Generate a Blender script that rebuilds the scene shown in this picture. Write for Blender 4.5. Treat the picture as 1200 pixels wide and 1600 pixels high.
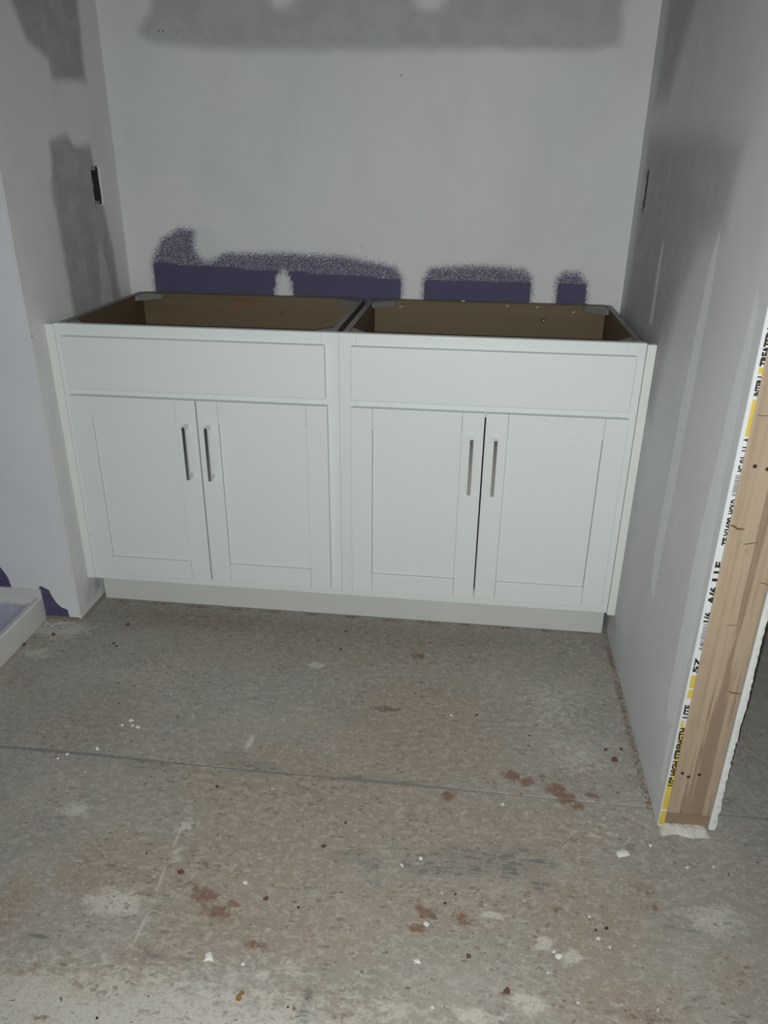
import bpy, bmesh, math, random
import numpy as np
from mathutils import Vector, Matrix, Euler, noise as mnoise
for o in list(bpy.data.objects): bpy.data.objects.remove(o)
S = bpy.context.scene
COL = S.collection
# ---------------------------------------------------------------- camera
cam = bpy.data.objects.new('camera', bpy.data.cameras.new('camera'))
COL.objects.link(cam); S.camera = cam
cam.location = (0.3372, -1.9197, 1.2737)
cam.rotation_euler = (1.1409, -0.0098, 0.1170)
cam.data.sensor_fit = 'VERTICAL'; cam.data.sensor_height = 24.0
cam.data.lens = 1201.06 / 1600 * 24.0
cam.data.clip_start = 0.02
# ---------------------------------------------------------------- light
w = bpy.data.worlds.new('world'); S.world = w; w.use_nodes = True
bgn = w.node_tree.nodes['Background']
bgn.inputs[0].default_value = (0.78, 0.87, 1.0, 1); bgn.inputs[1].default_value = 0.42
fl = bpy.data.lights.new('phone_flash', 'SPOT')                 # the phone's own flash, beside the lens
fl.energy = 88; fl.color = (0.97, 1.0, 0.965); fl.shadow_soft_size = 0.004
fl.spot_size = math.radians(140); fl.spot_blend = 1.0
flo = bpy.data.objects.new('phone_flash', fl); COL.objects.link(flo)
flo.location = (0.322, -1.925, 1.262)
flo.rotation_euler = (1.06, 0.0, 0.03)
S.view_settings.view_transform = 'Standard'; S.view_settings.look = 'None'
S.view_settings.gamma = 1.0; S.view_settings.use_curve_mapping = False
S.view_settings.exposure = 0.0
# ---------------------------------------------------------------- dimensions
XL, XR, D, E, E2 = -0.782, 0.781, 0.554, 0.663, 0.074
HC, TOE, CW = 0.876, 0.114, 0.757
CEIL = 2.44
rnd = random.Random(7)
# ---------------------------------------------------------------- material helpers
class NT:
    def __init__(s, name, rough=0.6, metal=0.0):
        s.m = bpy.data.materials.new(name); s.m.use_nodes = True
        s.t = s.m.node_tree; s.b = s.t.nodes['Principled BSDF']
        s.b.inputs['Roughness'].default_value = rough; s.b.inputs['Metallic'].default_value = metal
        s.geo = None
    def n(s, typ, **kw):
        x = s.t.nodes.new(typ)
        for k, v in kw.items(): setattr(x, k, v)
        return x
    def put(s, sock, v):
        if hasattr(v, 'is_linked') or isinstance(v, bpy.types.NodeSocket): s.t.links.new(v, sock)
        else: sock.default_value = v
    def pos(s):
        if not s.geo: s.geo = s.n('ShaderNodeTexCoord')
        return s.geo.outputs['Object']
    def math(s, op, a, b=0.0, c=None, clamp=False):
        x = s.n('ShaderNodeMath', operation=op, use_clamp=clamp)
        s.put(x.inputs[0], a); s.put(x.inputs[1], b)
        if c is not None: s.put(x.inputs[2], c)
        return x.outputs[0]
    def noise(s, scale, detail=4, rough=0.55, stretch=(1, 1, 1), dist=0.0, off=(0, 0, 0)):
        mp = s.n('ShaderNodeMapping'); s.t.links.new(s.pos(), mp.inputs[0]); mp.inputs['Scale'].default_value = stretch
        mp.inputs['Location'].default_value = off
        x = s.n('ShaderNodeTexNoise'); s.t.links.new(mp.outputs[0], x.inputs['Vector'])
        x.inputs['Scale'].default_value = scale; x.inputs['Detail'].default_value = detail
        x.inputs['Roughness'].default_value = rough; x.inputs['Distortion'].default_value = dist
        return x.outputs[0]
    def ramp(s, v, lo, hi, a=0.0, b=1.0):
        x = s.n('ShaderNodeMapRange', interpolation_type='SMOOTHSTEP')
        s.put(x.inputs[0], v); s.put(x.inputs[1], lo); s.put(x.inputs[2], hi); s.put(x.inputs[3], a); s.put(x.inputs[4], b)
        return x.outputs[0]
    def attr(s, name):
        return s.n('ShaderNodeAttribute', attribute_name=name).outputs['Fac']
    def mix(s, f, a, b, blend='MIX'):
        x = s.n('ShaderNodeMix', data_type='RGBA', blend_type=blend)
        s.put(x.inputs[0], f)
        s.put(x.inputs[6], (*a, 1) if isinstance(a, tuple) else a); s.put(x.inputs[7], (*b, 1) if isinstance(b, tuple) else b)
        return x.outputs[2]
    def color(s, c): s.put(s.b.inputs['Base Color'], (*c, 1) if isinstance(c, tuple) else c)
    def bump(s, h, strength=0.3, dist=0.002):
        x = s.n('ShaderNodeBump'); s.put(x.inputs['Height'], h)
        x.inputs['Strength'].default_value = strength; x.inputs['Distance'].default_value = dist
        s.t.links.new(x.outputs[0], s.b.inputs['Normal'])

def mottled(name, col, var=0.08, scale=20, rough=0.6, metal=0.0, bump=0.1, stretch=(1, 1, 1)):
    m = NT(name, rough, metal); v = m.noise(scale, 5, stretch=stretch)
    m.color(m.mix(v, tuple(c * (1 - var) for c in col), tuple(min(1, c * (1 + var)) for c in col)))
    if bump: m.bump(m.noise(scale * 8, 3), bump, 0.0006)
    return m.m

# painted cabinet
M_white = mottled('white_cabinet_paint', (0.71, 0.745, 0.725), 0.02, 6, 0.42, bump=0.03)
M_whiteedge = mottled('white_filler_paint', (0.72, 0.74, 0.71), 0.03, 9, 0.45, bump=0.03)
M_kick = mottled('toe_kick_paint', (0.60, 0.61, 0.57), 0.08, 5, 0.5, bump=0.05)
M_chrome = mottled('polished_chrome', (0.62, 0.62, 0.63), 0.03, 30, 0.13, 1.0, bump=0)
M_brace = mottled('grey_corner_plastic', (0.19, 0.19, 0.18), 0.1, 15, 0.45, bump=0.05)
M_dark = mottled('dark_cavity_plastic', (0.02, 0.022, 0.028), 0.2, 30, 0.6)
M_steel = mottled('zinc_screw_steel', (0.55, 0.53, 0.5), 0.1, 60, 0.35, 0.9)
M_staple = mottled('bright_staple_wire', (0.85, 0.82, 0.75), 0.05, 60, 0.4, 0.2)
M_chip = mottled('white_plaster_crumb', (0.66, 0.66, 0.62), 0.1, 60, 0.85, bump=0.3)
M_clod = mottled('reddish_dirt_clod', (0.13, 0.06, 0.035), 0.4, 120, 0.9, bump=0.5)
M_clod2 = mottled('dark_dirt_clod', (0.04, 0.035, 0.03), 0.4, 120, 0.9, bump=0.5)
M_leaf = mottled('orange_leaf_scrap', (0.28, 0.12, 0.03), 0.4, 200, 0.6, bump=0.4)
M_dust = mottled('sawdust', (0.21, 0.145, 0.10), 0.3, 80, 0.95, bump=0.5)
M_mud = mottled('white_patching_mud', (0.50, 0.475, 0.43), 0.3, 60, 0.9, bump=0.9)
M_gyp = mottled('gypsum_edge', (0.62, 0.63, 0.60), 0.16, 40, 0.85, bump=0.6)
M_blackwire = mottled('black_cable_sheath', (0.03, 0.03, 0.03), 0.2, 40, 0.5)
M_pan = mottled('white_shower_acrylic', (0.60, 0.60, 0.575), 0.06, 8, 0.35, bump=0.02)
M_film = mottled('lavender_film', (0.42, 0.43, 0.56), 0.12, 7, 0.4, bump=0.15)
M_ceil = mottled('ceiling_board', (0.6, 0.6, 0.6), 0.05, 6, 0.8)
M_farwall = mottled('unfinished_board', (0.45, 0.46, 0.48), 0.1, 3, 0.8)
M_paper = mottled('edge_tape_paper', (0.66, 0.67, 0.68), 0.06, 30, 0.6, bump=0.15)
M_yellow = mottled('yellow_tape_print', (0.62, 0.46, 0.07), 0.15, 40, 0.6, bump=0.1)
M_ink = mottled('black_print_ink', (0.012, 0.012, 0.014), 0.1, 40, 0.6, bump=0)
M_greyink = mottled('grey_barcode_ink', (0.12, 0.12, 0.14), 0.1, 40, 0.6, bump=0)

def wood(name, a, b, c, axis=2, scale=9, streak=0.55, off=(0, 0, 0)):
    m = NT(name, 0.65); st = [1, 1, 1]; st[axis] = 0.045
    g = m.noise(scale * 3, 6, 0.6, tuple(st), 0.6, off); g2 = m.noise(scale * 12, 4, 0.6, tuple(st), 0.2, off)
    k = m.mix(m.ramp(g, 0.3, 0.7), a, b)
    k = m.mix(m.math('MULTIPLY', m.ramp(g2, 0.5, 0.75), streak), k, c)
    m.color(k); m.bump(g2, 0.25, 0.0008)
    return m.m
M_plyx = wood('maple_veneer', (0.155, 0.108, 0.058), (0.13, 0.09, 0.046), (0.10, 0.066, 0.032), 0, 7, 0.3)
M_plyside = wood('maple_side_veneer', (0.125, 0.082, 0.043), (0.105, 0.068, 0.034), (0.075, 0.048, 0.025), 1, 7, 0.3)
M_splint = wood('split_orange_veneer', (0.24, 0.105, 0.04), (0.19, 0.085, 0.032), (0.09, 0.035, 0.012), 2, 30, 0.6)
M_bead = mottled('corner_bead_mud', (0.66, 0.66, 0.66), 0.05, 12, 0.7)
M_rim = mottled('torn_grey_paper', (0.30, 0.30, 0.31), 0.25, 90, 0.85, bump=0.5)
M_plate = wood('bottom_plate_wood', (0.27, 0.195, 0.135), (0.22, 0.155, 0.105), (0.13, 0.085, 0.055), 0, 6)

# stud: pine with a long dark heart streak, knots as smudges
m = NT('pine_stud', 0.7)
g = m.noise(26, 6, 0.6, (1, 1, 0.05), 0.5); g2 = m.noise(110, 4, 0.6, (1, 1, 0.03), 0.2)
k = m.mix(m.ramp(g, 0.3, 0.72), (0.42, 0.32, 0.225), (0.36, 0.27, 0.185))
sep = m.n('ShaderNodeSeparateXYZ'); m.t.links.new(m.pos(), sep.inputs[0])
wob = m.math('MULTIPLY', m.math('SUBTRACT', m.noise(3.2, 3, 0.5, (1, 1, 1), 0.0, (4, 0, 1)), 0.5), 0.06)
cx = m.math('ABSOLUTE', m.math('SUBTRACT', m.math('ADD', sep.outputs[0], wob), 0.854))
hw = m.ramp(sep.outputs[2], 0.62, 0.05, 0.004, 0.021)
streak = m.ramp(m.math('SUBTRACT', m.math('ADD', hw, m.math('MULTIPLY', m.math('SUBTRACT', g2, 0.5), 0.10)), cx), -0.004, 0.008)
k = m.mix(m.math('MULTIPLY', streak, 0.75), k, (0.225, 0.15, 0.105))
kn = m.noise(6.5, 3, 0.5, (2.2, 1, 1.1), 0.8, (0.3, 0, 2.1))
k = m.mix(m.math('MULTIPLY', m.ramp(kn, 0.66, 0.76), 0.45), k, (0.22, 0.13, 0.08))
k = m.mix(m.math('MULTIPLY', m.ramp(g2, 0.48, 0.68), 0.42), k, (0.25, 0.17, 0.115))
k = m.mix(m.math('MULTIPLY', m.ramp(m.noise(18, 5, 0.6, off=(1, 1, 5)), 0.5, 0.75), 0.25), k, (0.26, 0.20, 0.15))
m.color(k); m.bump(g2, 0.2, 0.0008); M_stud = m.m

# drywall with sanded mud; per-vertex signed distances (metres) say where each coat lies
def drywall(name, base, base2, dark, light=(0.6, 0.62, 0.62), purple=(0.075, 0.070, 0.140), soft=0.012, speck=1.0):
    m = NT(name, 0.75)
    big = m.noise(2.2, 4, 0.5, off=(3, 1, 2)); mid = m.noise(14, 5, 0.6); fine = m.noise(240, 3, 0.6)
    vf = m.noise(420, 2, 0.7, (0.6, 1, 1.5))
    k = m.mix(m.ramp(big, 0.35, 0.65), base, base2)
    k = m.mix(m.math('MULTIPLY', m.ramp(m.noise(5, 5, 0.6, (1, 1, 0.6), off=(2, 7, 1)), 0.42, 0.7), 0.14), k, dark)
    edge = m.math('MULTIPLY', m.math('SUBTRACT', mid, 0.5), 0.035)
    dk = m.ramp(m.math('ADD', m.attr('dark_coat'), edge), -soft, soft)
    k = m.mix(dk, k, m.mix(m.math('MULTIPLY', m.ramp(mid, 0.4, 0.65), 0.18), dark, base))
    lt = m.ramp(m.math('ADD', m.attr('light_coat'), m.math('MULTIPLY', edge, 0.35)), -0.005, 0.005)
    k = m.mix(m.math('MULTIPLY', lt, 0.62), k, light)
    # speckled thin coat over the purple paper
    sp = m.math('ADD', m.attr('bare_paper'), m.math('MULTIPLY', m.math('SUBTRACT', vf, 0.5), 0.085 * speck))
    sp = m.math('ADD', sp, m.math('MULTIPLY', m.math('SUBTRACT', fine, 0.5), 0.04 * speck))
    k = m.mix(m.ramp(sp, -0.012 * speck, 0.016 * speck), k, m.mix(mid, purple, tuple(c * 0.82 for c in purple)))
    k = m.mix(m.math('MULTIPLY', m.ramp(fine, 0.4, 0.7), 0.05), k, (0.25, 0.25, 0.26))
    m.color(k); m.bump(m.math('ADD', mid, m.math('MULTIPLY', fine, 0.15)), 0.18, 0.002)
    return m.m
M_wall_back = drywall('primed_board_back', (0.64, 0.66, 0.65), (0.68, 0.68, 0.675), (0.40, 0.40, 0.41), soft=0.02)
M_wall_left = drywall('primed_board_side', (0.72, 0.725, 0.71), (0.69, 0.70, 0.70), (0.35, 0.35, 0.345), (0.56, 0.56, 0.55), soft=0.016)
M_wall_front = drywall('pale_primed_board', (0.70, 0.70, 0.74), (0.68, 0.69, 0.70), (0.42, 0.43, 0.48), (0.7, 0.7, 0.7), soft=0.05, speck=0.06)
M_wall_right = drywall('grey_board', (0.66, 0.67, 0.67), (0.61, 0.615, 0.63), (0.40, 0.40, 0.41), (0.80, 0.825, 0.83), soft=0.05)

# concrete
m = NT('stained_concrete', 0.78)
n1 = m.noise(1.6, 4, 0.5); n2 = m.noise(6, 6, 0.62, (1, 1.3, 1)); n3 = m.noise(55, 6, 0.75, (0.8, 1.35, 1), 0.3); n4 = m.noise(160, 4, 0.7, (0.8, 1.3, 1), 0.5)
def flecks(scale, stretch, rmax, keep, seed, rot=0.0):
    """small irregular flecks: one Voronoi cell in a few carries one"""
    mp = m.n('ShaderNodeMapping'); m.t.links.new(m.pos(), mp.inputs[0]); mp.inputs['Scale'].default_value = stretch
    mp.inputs['Location'].default_value = (seed, seed * 1.7, 0); mp.inputs['Rotation'].default_value = (0, 0, rot)
    nz = m.n('ShaderNodeTexNoise'); m.t.links.new(m.pos(), nz.inputs['Vector']); nz.inputs['Scale'].default_value = scale * 0.9; nz.inputs['Detail'].default_value = 3
    va = m.n('ShaderNodeVectorMath', operation='MULTIPLY_ADD'); m.t.links.new(nz.outputs['Color'], va.inputs[0])
    va.inputs[1].default_value = (1.6 / scale, 1.6 / scale, 0); m.t.links.new(mp.outputs[0], va.inputs[2])
    v = m.n('ShaderNodeTexVoronoi'); m.t.links.new(va.outputs[0], v.inputs['Vector']); v.inputs['Scale'].default_value = scale
    c = m.n('ShaderNodeSeparateColor'); m.t.links.new(v.outputs['Color'], c.inputs[0])
    on = m.ramp(c.outputs[0], 1 - keep - .02, 1 - keep + .02)
    rad = m.math('MULTIPLY', c.outputs[1], rmax)
    return m.math('MULTIPLY', on, m.ramp(m.math('SUBTRACT', rad, v.outputs['Distance']), -0.03, 0.08))
def blob(attr, amp, lo, hi, n=None):
    return m.ramp(m.math('ADD', m.attr(attr), m.math('MULTIPLY', m.math('SUBTRACT', n or n2, 0.5), amp)), lo, hi)
k = m.mix(m.ramp(n1, 0.35, 0.65), (0.31, 0.285, 0.245), (0.285, 0.268, 0.24))
k = m.mix(m.math('MULTIPLY', m.ramp(n2, 0.42, 0.68), 0.35), k, (0.44, 0.42, 0.375))
tanm = blob('tan', 1.1, 0.1, 0.75)
k = m.mix(m.math('MULTIPLY', tanm, 0.68), k, (0.295, 0.225, 0.17))
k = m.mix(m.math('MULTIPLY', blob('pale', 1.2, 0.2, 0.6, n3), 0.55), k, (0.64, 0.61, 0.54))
k = m.mix(m.math('MULTIPLY', m.ramp(n3, 0.48, 0.60), 0.36), k, (0.50, 0.475, 0.42))
k = m.mix(m.math('MULTIPLY', m.ramp(n4, 0.51, 0.64), 0.40), k, (0.17, 0.14, 0.115))
f1 = flecks(105, (0.75, 1.3, 1), 0.55, 0.36, 3.1, 0.3); f2 = flecks(68, (0.6, 1.7, 1), 0.55, 0.2, 8.4, -0.5); f3 = flecks(150, (0.9, 1.2, 1), 0.55, 0.3, 1.3, 0.9)
zone = m.ramp(m.math('ADD', m.math('MULTIPLY', tanm, 0.5), m.ramp(m.noise(4.5, 3, 0.5, off=(9, 1, 4)), 0.35, 0.65)), 0.2, 1.1, 0.12, 1.0)
k = m.mix(m.math('MULTIPLY', m.math('MULTIPLY', f1, zone), 0.55), k, (0.155, 0.105, 0.08))
k = m.mix(m.math('MULTIPLY', m.math('MULTIPLY', f2, zone), 0.42), k, (0.15, 0.13, 0.115))
k = m.mix(m.math('MULTIPLY', f3, 0.30), k, (0.55, 0.53, 0.48))
sc = flecks(85, (0.5, 1.6, 1), 0.8, 0.7, 5.5, 0.25)
k = m.mix(m.math('MULTIPLY', m.math('MULTIPLY', blob('scuff', 1.0, 0.2, 0.6, n3), m.math('MAXIMUM', sc, 0.30)), 0.8), k, (0.125, 0.14, 0.135))
rn = m.noise(75, 5, 0.75, off=(8, 2, 0))
k = m.mix(m.math('MULTIPLY', blob('rust', 1.9, 0.35, 0.75, rn), 0.82), k, (0.175, 0.092, 0.052))
sp = m.noise(85, 2, 0.6, (0.7, 1.1, 1), 0.4, (2, 2, 2))
k = m.mix(m.math('MULTIPLY', m.ramp(sp, 0.68, 0.72), 0.8), k, (0.13, 0.07, 0.045))
sp2 = m.noise(100, 2, 0.6, (0.8, 1.1, 1), 0.4, (7, 4, 1))
k = m.mix(m.math('MULTIPLY', m.ramp(sp2, 0.715, 0.75), 0.7), k, (0.62, 0.61, 0.57))
k = m.mix(m.math('MULTIPLY', m.ramp(m.math('ADD', m.attr('joint'), m.math('MULTIPLY', n3, 0.8)), 0.75, 1.15), 0.7), k, (0.10, 0.125, 0.115))
k = m.mix(m.math('MULTIPLY', m.ramp(m.math('ADD', m.attr('crack'), m.math('MULTIPLY', n4, 0.7)), 0.8, 1.15), 0.5), k, (0.52, 0.50, 0.46))
m.color(k)
m.bump(m.math('ADD', n3, m.math('MULTIPLY', n4, 0.6)), 0.3, 0.0018)
M_floor = m.m

# ---------------------------------------------------------------- mesh helpers
def link(name, me, parent=None, mats=()):
    o = bpy.data.objects.new(name, me); COL.objects.link(o)
    for mt in mats: me.materials.append(mt)
    if parent: o.parent = parent
    return o
def tag(o, label=None, cat=None, group=None, kind=None):
    for k_, v_ in (('label', label), ('category', cat), ('group', group), ('kind', kind)):
        if v_: o[k_] = v_
    return o
def empty(name, loc=(0, 0, 0)):
    o = bpy.data.objects.new(name, None); COL.objects.link(o); o.location = loc
    o.empty_display_size = 0.05
    return o
def add_box(bm, x0, x1, y0, y1, z0, z1, bev=0.0, mi=0):
    r = bmesh.ops.create_cube(bm, size=1.0)
    for v in r['verts']:
        v.co = Vector(((x0 + x1) / 2 + v.co.x * (x1 - x0), (y0 + y1) / 2 + v.co.y * (y1 - y0), (z0 + z1) / 2 + v.co.z * (z1 - z0)))
    fs = {f for v in r['verts'] for f in v.link_faces}
    for f in fs: f.material_index = mi
    if bev:
        es = list({e for f in fs for e in f.edges})
        bmesh.ops.bevel(bm, geom=es, offset=bev, segments=2, profile=0.5, affect='EDGES')
def fin(bm, name, mats, parent=None, smooth=False):
    me = bpy.data.meshes.new(name); bm.to_mesh(me); bm.free()
    if smooth:
        for p in me.polygons: p.use_smooth = True
    o = link(name, me, parent, mats if isinstance(mats, (list, tuple)) else [mats])
    if parent: o.location = -Vector(parent_world(parent))
    return o
def parent_world(p):
    v = Vector(p.location)
    while p.parent: p = p.parent; v = v + Vector(p.location)
    return v
def box(name, mat, x0, x1, y0, y1, z0, z1, bev=0.0, parent=None):
    bm = bmesh.new(); add_box(bm, x0, x1, y0, y1, z0, z1, bev); return fin(bm, name, mat, parent)
def prism(name, mat, pts, z0, z1, parent=None, bev=0.0):
    bm = bmesh.new()
    a = [bm.verts.new((x, y, z0)) for x, y in pts]; b = [bm.verts.new((x, y, z1)) for x, y in pts]
    bm.faces.new(a[::-1]); bm.faces.new(b)
    for i in range(len(pts)): bm.faces.new((a[i], a[(i + 1) % len(pts)], b[(i + 1) % len(pts)], b[i]))
    bmesh.ops.recalc_face_normals(bm, faces=bm.faces)
    if bev: bmesh.ops.bevel(bm, geom=list(bm.edges), offset=bev, segments=1, profile=0.5, affect='EDGES')
    return fin(bm, name, mat, parent)

# signed distances, vectorised, positive inside
def sd_poly(U, V, P):
    d = np.full(U.shape, 1e9); ins = np.zeros(U.shape, bool); n = len(P)
    for i in range(n):
        ax, ay = P[i]; bx, by = P[(i + 1) % n]
        ex, ey = bx - ax, by - ay; wx, wy = U - ax, V - ay
        t = np.clip((wx * ex + wy * ey) / (ex * ex + ey * ey + 1e-12), 0, 1)
        d = np.minimum(d, (wx - t * ex) ** 2 + (wy - t * ey) ** 2)
        c = ((ay > V) != (by > V)) & (U < (bx - ax) * (V - ay) / (by - ay + 1e-12) + ax)
        ins ^= c
    d = np.sqrt(d); return np.where(ins, d, -d)
def sd_ell(U, V, cx, cy, rx, ry):
    q = np.sqrt(((U - cx) / rx) ** 2 + ((V - cy) / ry) ** 2); return (1 - q) * min(rx, ry)
NONE = lambda U, V: np.full(U.shape, -1.0)
def uni(*f): return lambda U, V: np.maximum.reduce([g(U, V) for g in f])
def sub(a, b): return lambda U, V: np.minimum(a(U, V), -b(U, V))
def poly(*P): return lambda U, V: sd_poly(U, V, P)
def ell(*a): return lambda U, V: sd_ell(U, V, *a)

def lines(lo, hi, step, extra=()):
    L = list(np.linspace(lo, hi, max(2, int(round((hi - lo) / step)) + 1)))
    for e in extra:
        L = [x for x in L if abs(x - e) > step * 0.3 or x in (lo, hi)]; L.append(e)
    return np.array(sorted(set(round(float(x), 6) for x in L)))
def sheet(us, vs, place, attrs, holes=(), flip=False, relief=None):
    """returns verts, faces, attribute arrays of a dense sheet"""
    U, V = np.meshgrid(us, vs, indexing='ij'); nu, nv = U.shape
    P = place(U, V)
    vid = np.arange(nu * nv).reshape(nu, nv)
    F = []
    for i in range(nu - 1):
        uc = (us[i] + us[i + 1]) / 2
        for j in range(nv - 1):
            vc = (vs[j] + vs[j + 1]) / 2
            if any(h[0] < uc < h[1] and h[2] < vc < h[3] for h in holes): continue
            q = (int(vid[i, j]), int(vid[i + 1, j]), int(vid[i + 1, j + 1]), int(vid[i, j + 1]))
            F.append(q[::-1] if flip else q)
    A = {k_: f(U, V).ravel() for k_, f in attrs.items()}
    return P.reshape(-1, 3), F, A
def sheet_obj(name, parts, mats, parent=None):
    vs, fs, mi = [], [], []; A = {}; n = 0
    for idx, (P, F, At) in enumerate(parts):
        vs.append(P); fs += [tuple(a + n for a in f) for f in F]; mi += [idx] * len(F)
        for k_, a in At.items(): A.setdefault(k_, []).append((n, a))
        n += len(P)
    V = np.concatenate(vs)
    me = bpy.data.meshes.new(name); me.from_pydata(V.tolist(), [], fs)
    for k_, L in A.items():
        arr = np.full(n, -1.0, dtype=np.float32)
        for st, a in L: arr[st:st + len(a)] = a
        at = me.attributes.new(k_, 'FLOAT', 'POINT'); at.data.foreach_set('value', arr)
    for mt in mats: me.materials.append(mt)
    me.polygons.foreach_set('material_index', mi); me.update()
    o = bpy.data.objects.new(name, me); COL.objects.link(o)
    if parent: o.parent = parent; o.location = -parent_world(parent)
    return o
def slab(x0, x1, y0, y1, z0, z1, skip=''):
    """box faces without the one that a dense sheet replaces"""
    V = np.array([(x, y, z) for x in (x0, x1) for y in (y0, y1) for z in (z0, z1)], float)
    Fd = {'x-': (0, 1, 3, 2), 'x+': (4, 6, 7, 5), 'y-': (0, 4, 5, 1), 'y+': (2, 3, 7, 6), 'z-': (0, 2, 6, 4), 'z+': (1, 5, 7, 3)}
    return V, [f for k_, f in Fd.items() if k_ not in skip.split()], {}

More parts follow.
